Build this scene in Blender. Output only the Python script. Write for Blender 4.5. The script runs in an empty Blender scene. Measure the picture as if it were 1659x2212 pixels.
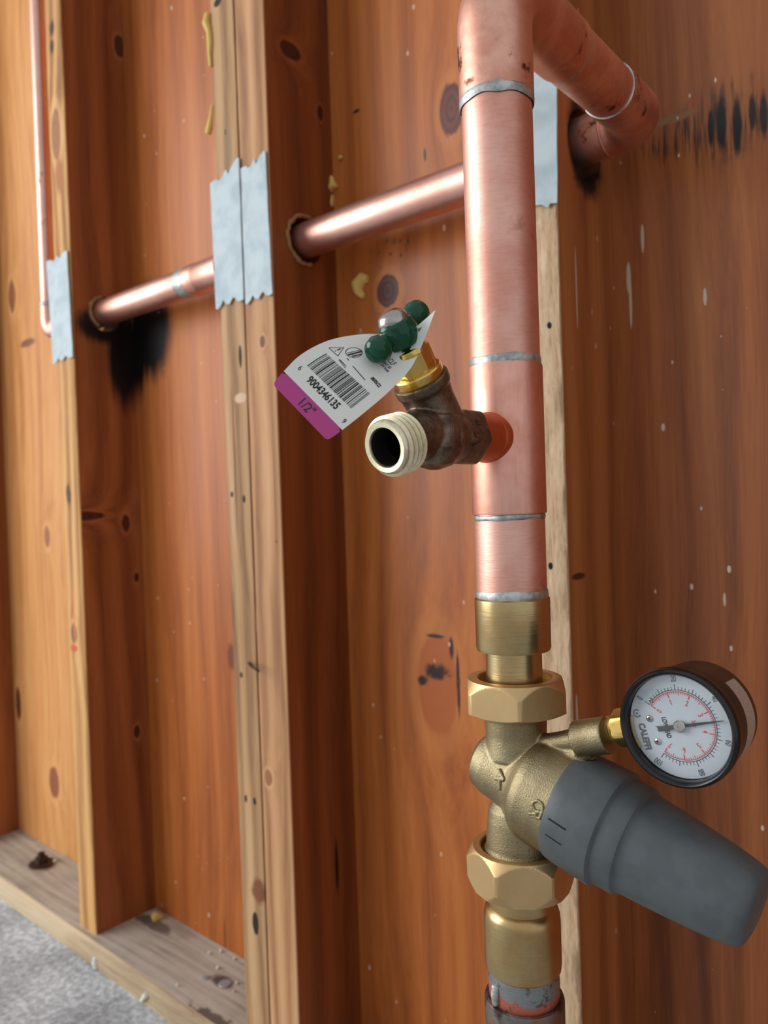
import bpy, bmesh, math, random
from mathutils import Vector, Matrix, noise as mnoise
V = Vector
random.seed(7)
scene = bpy.context.scene
COL = scene.collection

# ------------------------------------------------------------------ camera
FPX, YAW, PITCH, ROLL = 1698.16, 0.7259, 0.0141, -0.0333
fw = V((-math.sin(YAW)*math.cos(PITCH), math.cos(YAW)*math.cos(PITCH), -math.sin(PITCH)))
r0 = V((math.cos(YAW), math.sin(YAW), 0)); u0 = r0.cross(fw)
rt = r0*math.cos(ROLL)+u0*math.sin(ROLL); up = u0*math.cos(ROLL)-r0*math.sin(ROLL)
cam = bpy.data.cameras.new('camera'); camo = bpy.data.objects.new('camera', cam); COL.objects.link(camo)
cam.sensor_fit = 'VERTICAL'; cam.sensor_height = 36.0; cam.lens = FPX*36/2212
cam.clip_start = .01
camo.matrix_world = Matrix(((rt.x, up.x, -fw.x, 0), (rt.y, up.y, -fw.y, 0), (rt.z, up.z, -fw.z, 0), (0, 0, 0, 1)))
cam.dof.use_dof = True; cam.dof.focus_distance = .338; cam.dof.aperture_fstop = cam.lens/2.1
scene.camera = camo

def ray(u, v): return fw + rt*((u-829.5)/FPX) - up*((v-1106)/FPX)
def aty(u, v, y): d = ray(u, v); return d*(y/d.y)
def atx(u, v, x): d = ray(u, v); return d*(x/d.x)
def atz(u, v, z): d = ray(u, v); return d*(z/d.z)
def att(u, v, t): return ray(u, v)*t

# ------------------------------------------------------------------ light
w = bpy.data.worlds.new('world'); scene.world = w; w.use_nodes = True
bg = w.node_tree.nodes['Background']; bg.inputs[0].default_value = (.90, .94, 1, 1); bg.inputs[1].default_value = .68
def area(name, loc, target, sx, sy, energy, color):
    l = bpy.data.lights.new(name, 'AREA'); l.shape = 'RECTANGLE'; l.size = sx; l.size_y = sy; l.energy = energy; l.color = color
    o = bpy.data.objects.new(name, l); COL.objects.link(o); o.location = loc
    o.rotation_euler = (V(target)-V(loc)).to_track_quat('-Z', 'Y').to_euler()
    return o
area('door_daylight', (-2.15, -1.1, .6), (-.45, .5, -.05), 1.5, 1.7, 45, (.96, .98, 1))
scene.view_settings.view_transform = 'Standard'; scene.view_settings.look = 'None'
scene.view_settings.gamma = 1; scene.view_settings.use_curve_mapping = False
scene.view_settings.exposure = 0.0

# ------------------------------------------------------------------ node helpers
def lin(c):
    return tuple(((x/255)/12.92 if x/255 <= .04045 else (((x/255)+.055)/1.055)**2.4) for x in c)+(1,)
class NT:
    def __init__(s, name):
        s.m = bpy.data.materials.new(name); s.m.use_nodes = True; s.t = s.m.node_tree; s.n = s.t.nodes
        s.b = s.n['Principled BSDF']
        g = s.n.new('ShaderNodeNewGeometry'); s.pos = g.outputs['Position']; s.geo = g
        s.sep = s.n.new('ShaderNodeSeparateXYZ'); s.l(s.pos, s.sep.inputs[0])
    def l(s, a, b): s.t.links.new(a, b)
    def put(s, sock, v):
        if isinstance(v, bpy.types.NodeSocket): s.l(v, sock)
        elif v is not None: sock.default_value = v
    def math(s, op, a, b=None, c=None, clamp=False):
        n = s.n.new('ShaderNodeMath'); n.operation = op; n.use_clamp = clamp
        for i, x in enumerate((a, b, c)):
            if x is not None: s.put(n.inputs[i], x)
        return n.outputs[0]
    def comb(s, x, y, z):
        n = s.n.new('ShaderNodeCombineXYZ'); s.put(n.inputs[0], x); s.put(n.inputs[1], y); s.put(n.inputs[2], z); return n.outputs[0]
    def scl(s, v, sc):
        n = s.n.new('ShaderNodeVectorMath'); n.operation = 'MULTIPLY'; s.put(n.inputs[0], v); n.inputs[1].default_value = sc; return n.outputs[0]
    def noise(s, vec, scale=1, detail=4, rough=.55, dist=0, col=False):
        n = s.n.new('ShaderNodeTexNoise'); s.put(n.inputs['Vector'], vec); n.inputs['Scale'].default_value = scale
        n.inputs['Detail'].default_value = detail; n.inputs['Roughness'].default_value = rough; n.inputs['Distortion'].default_value = dist
        return n.outputs['Color' if col else 'Fac']
    def ramp(s, fac, stops):
        n = s.n.new('ShaderNodeValToRGB'); s.put(n.inputs[0], fac); e = n.color_ramp.elements
        while len(e) < len(stops): e.new(.5)
        for i, (p, c) in enumerate(stops):
            e[i].position = p; e[i].color = c if len(c) == 4 else tuple(c)+(1,)
        return n.outputs[0]
    def sstep(s, v, a, b, o0=0, o1=1):
        n = s.n.new('ShaderNodeMapRange'); n.interpolation_type = 'SMOOTHSTEP'; s.put(n.inputs[0], v)
        for i, x in enumerate((a, b, o0, o1)): n.inputs[i+1].default_value = x
        return n.outputs[0]
    def mix(s, f, a, b, mode='MIX'):
        n = s.n.new('ShaderNodeMix'); n.data_type = 'RGBA'; n.blend_type = mode
        s.put(n.inputs[0], f); s.put(n.inputs[6], a); s.put(n.inputs[7], b); return n.outputs[2]
    def bump(s, h, strength=.3, dist=.001, normal=None):
        n = s.n.new('ShaderNodeBump'); n.inputs['Strength'].default_value = strength; n.inputs['Distance'].default_value = dist
        s.put(n.inputs['Height'], h)
        if normal is not None: s.put(n.inputs['Normal'], normal)
        return n.outputs[0]
    def out(s, color=None, rough=.5, metal=0, normal=None, **k):
        s.put(s.b.inputs['Base Color'], color); s.put(s.b.inputs['Roughness'], rough); s.put(s.b.inputs['Metallic'], metal)
        if normal is not None: s.l(normal, s.b.inputs['Normal'])
        for a, v in k.items(): s.put(s.b.inputs[a.replace('_', ' ')], v)
        return s.m

def ell(t, a, z, ca, cz, ra, rz):
    """normalised elliptical distance"""
    x = t.math('MULTIPLY', t.math('SUBTRACT', a, ca), 1/ra); y = t.math('MULTIPLY', t.math('SUBTRACT', z, cz), 1/rz)
    return t.math('SQRT', t.math('ADD', t.math('MULTIPLY', x, x), t.math('MULTIPLY', y, y)))

def wood(name, cols, plane='xz', along='z', freq=(90, 3), knots=(), stains=(), specks=None, rough=.5, coat=0, bstr=.4, wave=260, wmix=.35, fresh=0, lowf=(5, 1.2)):
    """cols dark, mid, light. knots (p,q,rp,rq,color). stains (p,q,rp,rq,color,noiseAmp,streak)"""
    t = NT(name); X, Y, Z = t.sep.outputs
    P = {'x': X, 'y': Y, 'z': Z}[plane[0]]; Q = {'x': X, 'y': Y, 'z': Z}[plane[1]]
    hi, lo = freq
    sc = {'z': (hi, hi, lo), 'x': (lo, hi, hi)}[along]
    warp = t.noise(t.scl(t.pos, {'z': (9, 9, 1.6), 'x': (1.6, 9, 9)}[along]), 1, 2, .5)
    pos = t.pos
    cross = P if along == 'z' else Y
    # knots push the grain aside
    off = t.math('MULTIPLY', t.math('SUBTRACT', warp, .5), .06)
    kd = []
    for (p, q, rp, rq, c) in knots:
        d = ell(t, P, Q, p, q, rp, rq); kd.append((d, c))
        fall = t.math('DIVIDE', 1, t.math('ADD', 1, t.math('MULTIPLY', d, t.math('MULTIPLY', d, .35))))
        off = t.math('ADD', off, t.math('MULTIPLY', fall, rp*1.6))
    ring = t.math('SINE', t.math('MULTIPLY', t.math('ADD', cross, off), wave))
    ring = t.math('ADD', t.math('MULTIPLY', ring, .5), .5)
    comb = t.comb(t.math('ADD', X, off) if along == 'z' else X, t.math('ADD', Y, off), Z)
    g = t.noise(t.scl(comb, sc), 1, 7, .62)
    fine = t.noise(t.scl(comb, tuple(x*4.5 for x in sc)), 1, 3, .6)
    low = t.noise(t.scl(t.pos, (lowf[0], lowf[0], lowf[1])), 1, 3, .5)
    f = t.math('ADD', t.math('MULTIPLY', g, 1-wmix), t.math('MULTIPLY', ring, wmix*.8))
    f = t.math('ADD', f, t.math('MULTIPLY', t.math('SUBTRACT', low, .5), .7))
    f = t.math('ADD', f, t.math('MULTIPLY', t.math('SUBTRACT', fine, .5), .35))
    c = t.ramp(f, [(.18, cols[0]), (.5, cols[1]), (.85, cols[2])])
    hgt = g
    for d, kc in kd:
        rr = t.math('SINE', t.math('MULTIPLY', t.math('ADD', d, t.math('MULTIPLY', warp, 1.2)), 16))
        ringc = t.mix(t.math('MULTIPLY', t.math('ADD', rr, 1), .22), lin(kc), t.mix(.4, lin(kc), cols[1]))
        hal = t.sstep(d, 1.7, 1.25); c = t.mix(t.math('MULTIPLY', hal, .45), c, cols[2])
        m = t.sstep(t.math('ADD', d, t.math('MULTIPLY', t.math('SUBTRACT', g, .5), .5)), 1.08, .9); c = t.mix(m, c, ringc)
    streak = t.noise(t.scl(t.pos, (260, 260, 16)), 1, 3, .6); st = t.noise(t.scl(t.pos, (170, 170, 9)), 1, 4, .6); sn = t.noise(t.pos, 60, 5, .65)
    for (p, q, rp, rq, c1, amp, kind) in stains:
        d = ell(t, P, Q, p, q, rp, rq)
        n_ = st if kind == 's' else sn
        d = t.math('ADD', d, t.math('MULTIPLY', t.math('SUBTRACT', n_, .5), amp))
        m = t.sstep(d, 1.05, .55 if kind != 'h' else .95)
        if kind == 'k': m = t.math('MULTIPLY', t.sstep(d, 1.1, .35), t.sstep(streak, .45, .62))
        c = t.mix(m, c, lin(c1))
    if specks:
        vo = t.n.new('ShaderNodeTexVoronoi'); vo.inputs['Scale'].default_value = 1
        t.l(t.scl(t.pos, (110, 110, 55)), vo.inputs['Vector'])
        sepc = t.n.new('ShaderNodeSeparateColor'); t.l(vo.outputs['Color'], sepc.inputs[0])
        sz = t.math('MULTIPLY', t.math('POWER', sepc.outputs[0], 9), .17)
        m = t.math('MULTIPLY', t.math('LESS_THAN', vo.outputs['Distance'], sz), t.math('GREATER_THAN', sepc.outputs[1], .45))
        c = t.mix(t.math('MULTIPLY', m, .75), c, lin(specks))
    nb = t.bump(t.math('ADD', hgt, t.math('MULTIPLY', fine, .5)), bstr, .0006)
    rv = t.math('ADD', rough-.08, t.math('MULTIPLY', g, .16))
    return t.out(c, rv, 0, nb, Specular_IOR_Level=.3, **({'Coat_Weight': coat, 'Coat_Roughness': .32} if coat else {}))

def metal(name, c1, c2, rough=.35, nscale=40, brush=None, bstr=.15, spots=None, grain=None, var=(.35, .65), metalness=1.0, rvar=.1):
    t = NT(name)
    n = t.noise(t.pos, nscale, 5, .6)
    c = t.mix(t.sstep(n, *var), lin(c1), lin(c2))
    if spots:
        s_ = t.noise(t.pos, spots[1], 6, .7); c = t.mix(t.sstep(s_, spots[2], spots[2]+.08), c, lin(spots[0]))
    nm = None
    if brush:
        bn = t.noise(t.scl(t.pos, brush), 1, 3, .6); nm = t.bump(bn, bstr, .0002)
        c = t.mix(t.math('MULTIPLY', t.math('SUBTRACT', bn, .45), .5, clamp=True), c, lin(tuple(x*.6 for x in c2)))
    if grain:
        gn = t.noise(t.pos, grain[0], 3, .6); nm = t.bump(gn, grain[1], grain[2])
        c = t.mix(t.sstep(gn, .3, .5, .2, 0), c, lin(tuple(x*.55 for x in c2)))
    return t.out(c, t.math('ADD', rough-rvar/2, t.math('MULTIPLY', n, rvar)), metalness, nm)
def plain(name, c, rough=.5, metal_=0, **k):
    t = NT(name); return t.out(lin(c), rough, metal_, None, **k)

# ------------------------------------------------------------------ object helpers
ORG = {}
def thing(name, label, cat, loc, group=None, kind=None):
    o = bpy.data.objects.new(name, None); COL.objects.link(o); o.location = loc; o.empty_display_size = .01
    o['label'] = label; o['category'] = cat
    if group: o['group'] = group
    if kind: o['kind'] = kind
    ORG[o] = V(loc); return o
def emit(name, verts, faces, mat, parent=None, loc=None, smooth=None, label=None, bevel=None, kind=None):
    """verts in world coordinates; links ONE mesh object"""
    me = bpy.data.meshes.new(name); base = ORG[parent] if parent else V((0, 0, 0))
    lo = V(loc) if loc is not None else base
    me.from_pydata([V(v)-lo for v in verts], [], faces); me.update()
    bm = bmesh.new(); bm.from_mesh(me); bmesh.ops.remove_doubles(bm, verts=bm.verts, dist=1e-7)
    if bevel: bmesh.ops.bevel(bm, geom=[e for e in bm.edges if len(e.link_faces) == 2 and e.calc_face_angle(0) > .5], offset=bevel, segments=2, affect='EDGES', clamp_overlap=True)
    bmesh.ops.recalc_face_normals(bm, faces=bm.faces); bm.to_mesh(me); bm.free()
    if smooth is not None:
        me.shade_smooth(); me.set_sharp_from_angle(angle=math.radians(smooth))
    me.materials.append(mat)
    o = bpy.data.objects.new(name, me); COL.objects.link(o)
    if parent: o.parent = parent; o.location = lo-base
    else: o.location = lo
    ORG[o] = lo
    if label: o['label'] = label
    if kind: o['kind'] = kind
    return o
def tag(o, label, cat, group=None):
    o['label'] = label; o['category'] = cat
    if group: o['group'] = group
    return o
def frame(d):
    d = V(d).normalized(); a = V((0, 0, 1)) if abs(d.z) < .9 else V((1, 0, 0))
    x = a.cross(d).normalized(); return x, d.cross(x), d
def lathe(origin, axis, prof, seg=64, hexa=None, hexrot=0, cap=True):
    """prof list (r, s). hexa = apothem: rings are clipped to a hexagon"""
    o = V(origin); x, y, d = frame(axis); vs = []; fs = []
    for (r, s) in prof:
        for i in range(seg):
            a = 2*math.pi*i/seg; rr = r
            if hexa:
                b = (a-hexrot+math.pi/6) % (math.pi/3)-math.pi/6; rr = min(r, hexa/math.cos(b))
            vs.append(o+x*(rr*math.cos(a))+y*(rr*math.sin(a))+d*s)
    for k in range(len(prof)-1):
        for i in range(seg):
            j = (i+1) % seg; fs.append((k*seg+i, k*seg+j, (k+1)*seg+j, (k+1)*seg+i))
    if cap:
        if prof[0][0] > 1e-6: fs.append(tuple(range(seg)))
        if prof[-1][0] > 1e-6: fs.append(tuple((len(prof)-1)*seg+i for i in range(seg)))
    return vs, fs
def tube(path, rad, seg=32, cap=True):
    path = [V(p) for p in path]; n = len(path); vs = []; fs = []; ref = None
    for k in range(n):
        d = (path[min(k+1, n-1)]-path[max(k-1, 0)]).normalized()
        if ref is None: ref = frame(d)[0]
        ref = (ref-d*ref.dot(d)).normalized(); y = d.cross(ref)
        r = rad[k] if isinstance(rad, (list, tuple)) else rad
        for i in range(seg):
            a = 2*math.pi*i/seg; vs.append(path[k]+ref*(r*math.cos(a))+y*(r*math.sin(a)))
    for k in range(n-1):
        for i in range(seg):
            j = (i+1) % seg; fs.append((k*seg+i, k*seg+j, (k+1)*seg+j, (k+1)*seg+i))
    if cap: fs.append(tuple(range(seg))); fs.append(tuple((n-1)*seg+i for i in range(seg)))
    return vs, fs
def join(*parts):
    vs = []; fs = []
    for v, f in parts:
        b = len(vs); vs += list(v); fs += [tuple(i+b for i in q) for q in f]
    return vs, fs
def box(a, b):
    (x0, y0, z0), (x1, y1, z1) = a, b
    return ([(x0, y0, z0), (x1, y0, z0), (x1, y1, z0), (x0, y1, z0), (x0, y0, z1), (x1, y0, z1), (x1, y1, z1), (x0, y1, z1)],
            [(0, 3, 2, 1), (4, 5, 6, 7), (0, 1, 5, 4), (1, 2, 6, 5), (2, 3, 7, 6), (3, 0, 4, 7)])
def corner_path(a, c, b, R, n=14):
    """from a via corner c to b with a circular bend of radius R"""
    a, c, b = V(a), V(c), V(b); d1 = (a-c).normalized(); d2 = (b-c).normalized()
    th = d1.angle(d2); L = R/math.tan(th/2); p1 = c+d1*L; p2 = c+d2*L
    ctr = c+(d1+d2).normalized()*(R/math.sin(th/2)); out = [a]
    for i in range(n+1):
        v = (p1-ctr).lerp(p2-ctr, i/n).normalized()*R; 
        s = math.sin(math.pi-th); ang = math.pi-th; k = i/n
        v = ((p1-ctr)*math.sin((1-k)*ang)+(p2-ctr)*math.sin(k*ang))/s
        out.append(ctr+v)
    return out+[b]
def eval_mod(verts, faces, mods):
    me = bpy.data.meshes.new('tmp'); me.from_pydata([V(v) for v in verts], [], faces); me.update()
    bm = bmesh.new(); bm.from_mesh(me); bmesh.ops.recalc_face_normals(bm, faces=bm.faces); bm.to_mesh(me); bm.free()
    o = bpy.data.objects.new('tmp', me); COL.objects.link(o)
    for f in mods: f(o)
    dg = bpy.context.evaluated_depsgraph_get(); dg.update()
    m2 = bpy.data.meshes.new_from_object(o.evaluated_get(dg))
    vs = [v.co.copy() for v in m2.vertices]; fs = [tuple(p.vertices) for p in m2.polygons]
    bpy.data.objects.remove(o); bpy.data.meshes.remove(me); bpy.data.meshes.remove(m2)
    return vs, fs
def fuse(parts, voxel, smooth_it):
    def m1(o): m = o.modifiers.new('r', 'REMESH'); m.mode = 'VOXEL'; m.voxel_size = voxel
    def m2(o): m = o.modifiers.new('s', 'SMOOTH'); m.factor = .5; m.iterations = smooth_it
    sep = [fix(p) for p in parts]
    vs, fs = join(*sep)
    return eval_mod(vs, fs, [m1, m2])
def fix(p):
    me = bpy.data.meshes.new('t'); me.from_pydata([V(v) for v in p[0]], [], p[1]); bm = bmesh.new(); bm.from_mesh(me)
    bmesh.ops.recalc_face_normals(bm, faces=bm.faces)
    bm.verts.ensure_lookup_table(); r = ([v.co.copy() for v in bm.verts], [tuple(v.index for v in f.verts) for f in bm.faces]); bm.free(); bpy.data.meshes.remove(me); return r
def boolean_cut(vs, fs, cutters):
    tmp = []
    def mk(o):
        for c in cutters:
            me = bpy.data.meshes.new('c'); cv, cf = fix(c); me.from_pydata(cv, [], cf); me.update()
            co = bpy.data.objects.new('c', me); COL.objects.link(co); tmp.append(co)
            m = o.modifiers.new('b', 'BOOLEAN'); m.operation = 'DIFFERENCE'; m.solver = 'EXACT'; m.object = co
    r = eval_mod(vs, fs, [mk])
    for c in tmp:
        me = c.data; bpy.data.objects.remove(c); bpy.data.meshes.remove(me)
    return r
def text2d(s, size=1.0, xs=1.0, spacing=1.0, bold=0.0, align='CENTER'):
    cu = bpy.data.curves.new('t', 'FONT'); cu.body = s; cu.size = size; cu.align_x = align; cu.align_y = 'CENTER'
    cu.space_character = spacing; cu.resolution_u = 3; cu.offset = bold
    o = bpy.data.objects.new('t', cu); COL.objects.link(o); dg = bpy.context.evaluated_depsgraph_get(); dg.update()
    m = bpy.data.meshes.new_from_object(o.evaluated_get(dg))
    vs = [(v.co.x*xs, v.co.y) for v in m.vertices]; fs = [tuple(p.vertices) for p in m.polygons]
    bpy.data.objects.remove(o); bpy.data.curves.remove(cu); bpy.data.meshes.remove(m)
    return vs, fs
def fbm(p, s): return mnoise.noise(V(p)*s)

# ------------------------------------------------------------------ key dimensions (metres)
DF, DS = .5, .5884                       # stud fronts, sheathing
ZP, ZF = -.5544, -.5857                  # plate top, floor
XL, XC, XG, XCL, XR, XFAR = -.9709, -.5776, -.620, -.6591, -.2726, -1.4014
SW = .042
ZTOP = 1.25
YH, ZH = .5457, .2630                    # horizontal pipe
PX, PY = -.2015, .3158                   # riser axis

# ------------------------------------------------------------------ materials
OR = (lin((142, 74, 30)), lin((178, 100, 44)), lin((200, 124, 62)))
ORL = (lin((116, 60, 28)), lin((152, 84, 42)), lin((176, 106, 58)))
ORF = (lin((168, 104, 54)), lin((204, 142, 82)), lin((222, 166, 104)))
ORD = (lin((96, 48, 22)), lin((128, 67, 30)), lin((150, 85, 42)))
TAN = (lin((112, 78, 48)), lin((178, 136, 94)), lin((206, 170, 128)))
def sh(u, v): p = aty(u, v, DS); return p.x, p.z
def sx(u, v, X): p = atx(u, v, X); return p.y, p.z
def fr(u, v): p = aty(u, v, DF); return p.x, p.z
BLK = (14, 10, 9)
kn = lambda f, u, v, ra, rb, c, *X: (*f(u, v, *X), ra, rb, c)
m_bay_far = wood('orange_fir_far', ORF, knots=[kn(sh, 117, 1690, .017, .026, (140, 84, 60)), kn(sh, 102, 1160, .010, .018, (150, 92, 64)), kn(sh, 26, 640, .014, .026, (140, 80, 52)), kn(sh, 40, 1520, .010, .03, (90, 46, 26))],
    stains=[(*sh(60, 740), .03, .008, (120, 74, 50), .8, 'n')], rough=.45, coat=.05, wave=190, wmix=.1)
m_bay_mid = wood('orange_fir_middle', OR, stains=[(*sh(325, 715), .060, .075, BLK, .5, 's'), (*sh(292, 750), .036, .085, BLK, .5, 's'), (*sh(500, 1420), .01, .02, (120, 60, 30), .6, 'n'), (*sh(486, 2030), .0012, .03, (40, 22, 14), .5, 'n')],
    specks=(225, 205, 180), rough=.45, coat=.06, wave=120, wmix=.2)
m_bay_near = wood('orange_fir_near', OR, knots=[kn(sh, 975, 235, .0135, .024, (92, 44, 36)), kn(sh, 838, 628, .0145, .0165, (58, 24, 28)), kn(sh, 945, 1480, .024, .05, (172, 92, 42))],
    stains=[(*sh(945, 1450), .016, .009, (44, 26, 18), 2.2, 'n'), (*sh(912, 1470), .008, .007, (44, 26, 18), 1.8, 'n'), (*sh(990, 1480), .0025, .034, (60, 26, 26), .9, 'n'), (*sh(975, 1400), .003, .014, (60, 26, 26), .9, 'n'), (*sh(940, 1374), .013, .0025, (60, 26, 26), .5, 'n'),
            (*sh(770, 240), .006, .0022, (60, 26, 18), .5, 'n'), (*sh(918, 335), .002, .008, (70, 36, 30), .5, 'n')],
    specks=(220, 190, 160), rough=.42, coat=.06, wave=150, wmix=.3)
DR = (196, 172, 150)
m_bay_right = wood('orange_fir_right', (lin((108, 56, 26)), lin((148, 82, 38)), lin((174, 106, 56))),
    stains=[(*sh(1550, 270), .050, .034, (62, 32, 18), .9, 'k'), (*sh(1450, 300), .030, .018, (70, 36, 20), .9, 'k'), (*sh(1558, 265), .0045, .024, BLK, .5, 'n'), (*sh(1592, 270), .0042, .026, BLK, .5, 'n'), (*sh(1535, 275), .0025, .016, BLK, .6, 'n'), (*sh(1625, 240), .003, .016, (34, 20, 14), .6, 'n'), (*sh(1650, 250), .003, .02, (34, 20, 14), .6, 'n'),
            (*sh(1388, 515), .0012, .011, DR, .5, 'h'), (*sh(1358, 600), .0018, .012, DR, .5, 'h'), (*sh(1362, 650), .0011, .022, DR, .3, 'h'), (*sh(1523, 640), .0013, .006, DR, 1.6, 'h'), (*sh(1458, 255), .02, .0035, (140, 96, 60), 1.5, 'n'), (*sh(1565, 1295), .001, .005, DR, .6, 'h')],
    specks=(225, 205, 185), rough=.5, coat=.2, wave=200, wmix=.25, freq=(110, 4))
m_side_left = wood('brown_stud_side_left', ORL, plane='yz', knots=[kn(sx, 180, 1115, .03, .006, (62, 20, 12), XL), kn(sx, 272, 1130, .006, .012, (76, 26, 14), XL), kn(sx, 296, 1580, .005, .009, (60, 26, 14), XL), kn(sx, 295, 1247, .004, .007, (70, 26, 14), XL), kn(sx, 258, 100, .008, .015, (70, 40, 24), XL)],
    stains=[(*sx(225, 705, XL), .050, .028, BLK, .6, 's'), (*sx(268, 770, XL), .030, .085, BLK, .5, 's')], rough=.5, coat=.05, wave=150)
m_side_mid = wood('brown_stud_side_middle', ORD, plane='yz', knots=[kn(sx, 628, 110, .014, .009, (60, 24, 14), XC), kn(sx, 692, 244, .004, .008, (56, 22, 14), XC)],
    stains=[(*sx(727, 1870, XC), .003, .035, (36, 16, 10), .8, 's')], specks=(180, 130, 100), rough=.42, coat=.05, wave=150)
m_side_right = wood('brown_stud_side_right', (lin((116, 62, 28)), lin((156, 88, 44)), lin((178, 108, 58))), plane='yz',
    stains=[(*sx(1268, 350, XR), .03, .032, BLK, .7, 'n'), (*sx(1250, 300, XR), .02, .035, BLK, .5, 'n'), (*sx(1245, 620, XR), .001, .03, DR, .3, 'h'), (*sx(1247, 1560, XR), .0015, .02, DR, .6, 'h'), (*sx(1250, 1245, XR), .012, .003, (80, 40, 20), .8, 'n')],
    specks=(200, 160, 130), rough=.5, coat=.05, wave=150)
DK = (44, 34, 28)
m_side_far = wood('brown_stud_side_far', ORL, plane='yz', rough=.5, wave=150)
m_front_left = wood('tan_stud_edge_left', (lin((146, 96, 52)), lin((204, 152, 92)), lin((228, 184, 124))), knots=[kn(fr, 121, 290, .012, .034, (150, 100, 66)), kn(fr, 160, 1368, .008, .014, (110, 84, 56))],
    stains=[(*fr(112, 60), .008, .014, (70, 48, 32), 1.4, 'n'), (*fr(112, 100), .007, .012, (60, 40, 28), 1.4, 'n'), (*fr(148, 1070), .007, .02, (90, 66, 44), 1.4, 'n'), (*fr(160, 1400), .012, .006, (200, 90, 60), 1., 'n'), (*fr(160, 1330), .003, .05, (214, 120, 80), 1., 's'), (*fr(128, 380), .012, .03, (170, 110, 66), 1.5, 's')], rough=.7, bstr=.8)
m_front_mid1 = wood('tan_stud_edge_middle', TAN, stains=[(*fr(u, v), a, b, DK, .4, 'h') for (u, v, a, b) in ((501, 1068, .0022, .003), (527, 1078, .0024, .004), (521, 1458, .0022, .003), (531, 1725, .002, .004), (550, 1731, .0026, .004), (552, 1995, .005, .012), (488, 285, .002, .003), (519, 770, .0025, .012), (470, 5, .006, .004))]
    +[(*fr(558, 1925), .012, .016, (128, 78, 48), .8, 'n'), (*fr(491, 320), .002, .035, (130, 120, 104), .4, 's'), (*fr(507, 1000), .0012, .10, (90, 62, 40), .5, 's'), (*fr(520, 860), .012, .006, (212, 176, 144), .9, 'n')], rough=.7, bstr=.9, freq=(150, 3))
m_front_mid2 = wood('pale_stud_edge_middle', (lin((130, 84, 52)), lin((188, 138, 94)), lin((212, 168, 124))), knots=[kn(fr, 580, 1680, .006, .008, (150, 96, 60)), kn(fr, 567, 738, .004, .006, (110, 70, 50))], stains=[(*fr(597, 1170), .0012, .0012, (60, 40, 30), .2, 'h')], rough=.65, bstr=.8, freq=(120, 3))
m_front_right = wood('rough_stud_edge_right', (lin((92, 60, 36)), lin((192, 158, 122)), lin((224, 200, 168))), stains=[(*fr(1187, 703), .0018, .0024, (20, 16, 14), .2, 'h'), (*fr(1188, 1223), .0018, .0026, (20, 16, 14), .2, 'h')], rough=.8, bstr=1., freq=(330, 40), wmix=.1)
m_sill_top = wood('grey_sill_top', (lin((128, 116, 102)), lin((174, 162, 146)), lin((200, 188, 172))), plane='xy', along='x', freq=(190, 7), lowf=(12, 6), stains=[(*atz(92, 1868, ZP).xy, .03, .02, (96, 60, 44), .8, 'n'), (*atz(480, 2120, ZP).xy, .02, .012, (90, 74, 64), .8, 'n'), (*atz(460, 2200, ZP).xy, .045, .010, (104, 88, 76), 2.6, 'n'), (*atz(330, 1995, ZP).xy, .05, .012, (112, 98, 86), 1.2, 'n')], rough=.8, bstr=.8, wave=420, wmix=.12)
m_sill_front = wood('tan_sill_edge', (lin((150, 126, 98)), lin((196, 172, 138)), lin((214, 194, 162))), along='x', freq=(140, 4), rough=.8, bstr=.8)
t = NT('concrete'); n1 = t.noise(t.pos, 9, 6, .6); n2 = t.noise(t.pos, 130, 5, .7)
c = t.ramp(t.math('ADD', t.math('MULTIPLY', n1, .4), t.math('MULTIPLY', n2, .6)), [(.36, lin((128, 132, 133))), (.5, lin((170, 174, 176))), (.62, lin((216, 221, 224)))])
m_concrete = t.out(c, .85, 0, t.bump(n2, .5, .001))
m_copper = metal('copper_tube', (238, 186, 168), (222, 160, 140), .48, 26, brush=(160, 160, 900), bstr=.4, spots=((186, 124, 108), 9, .60))
m_copper_shine = metal('copper_shiny', (234, 186, 170), (220, 164, 146), .42, 14, brush=(100, 700, 700), bstr=.12, spots=((180, 120, 96), 9, .62))
m_copper_fit = metal('copper_fitting', (240, 182, 162), (222, 154, 130), .42, 34, brush=(500, 500, 60), bstr=.2, spots=((170, 104, 84), 30, .62))
m_copper_elbow = metal('copper_elbow', (236, 182, 160), (216, 152, 128), .46, 40, brush=(300, 300, 300), bstr=.15, spots=((112, 60, 44), 30, .57))
m_copper_stub = metal('copper_stub', (226, 134, 92), (208, 114, 74), .38, 30, brush=(200, 900, 200), bstr=.1)
m_solder = metal('solder', (206, 208, 204), (160, 162, 160), .5, 160, grain=(600, .3, .0003))
m_solder_wet = metal('solder_bright', (214, 214, 212), (160, 160, 158), .2, 120)
m_brass_cast = metal('cast_brass', (172, 157, 122), (148, 133, 102), .44, 60, grain=(1500, .5, .0005), var=(.3, .7))
m_brass_nut = metal('satin_brass', (216, 184, 134), (208, 175, 125), .46, 50)
m_brass_turned = metal('turned_brass', (200, 180, 130), (186, 150, 102), .3, 24, brush=(60, 60, 1500), bstr=.25, spots=((190, 120, 92), 22, .62))
m_brass_bright = metal('bright_brass', (226, 192, 108), (204, 164, 84), .24, 30)
m_brass_hex = metal('gold_brass', (214, 186, 118), (190, 160, 92), .38, 60, grain=(700, .15, .0002))
m_bronze = metal('dark_bronze', (138, 122, 104), (98, 84, 70), .42, 160, grain=(1500, .4, .0004))
m_thread = metal('machined_brass', (240, 232, 200), (224, 214, 178), .4, 80, grain=(700, .12, .0002))
m_bore = metal('dark_bore', (30, 24, 20), (14, 12, 10), .7, 200, metalness=.2)
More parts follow.
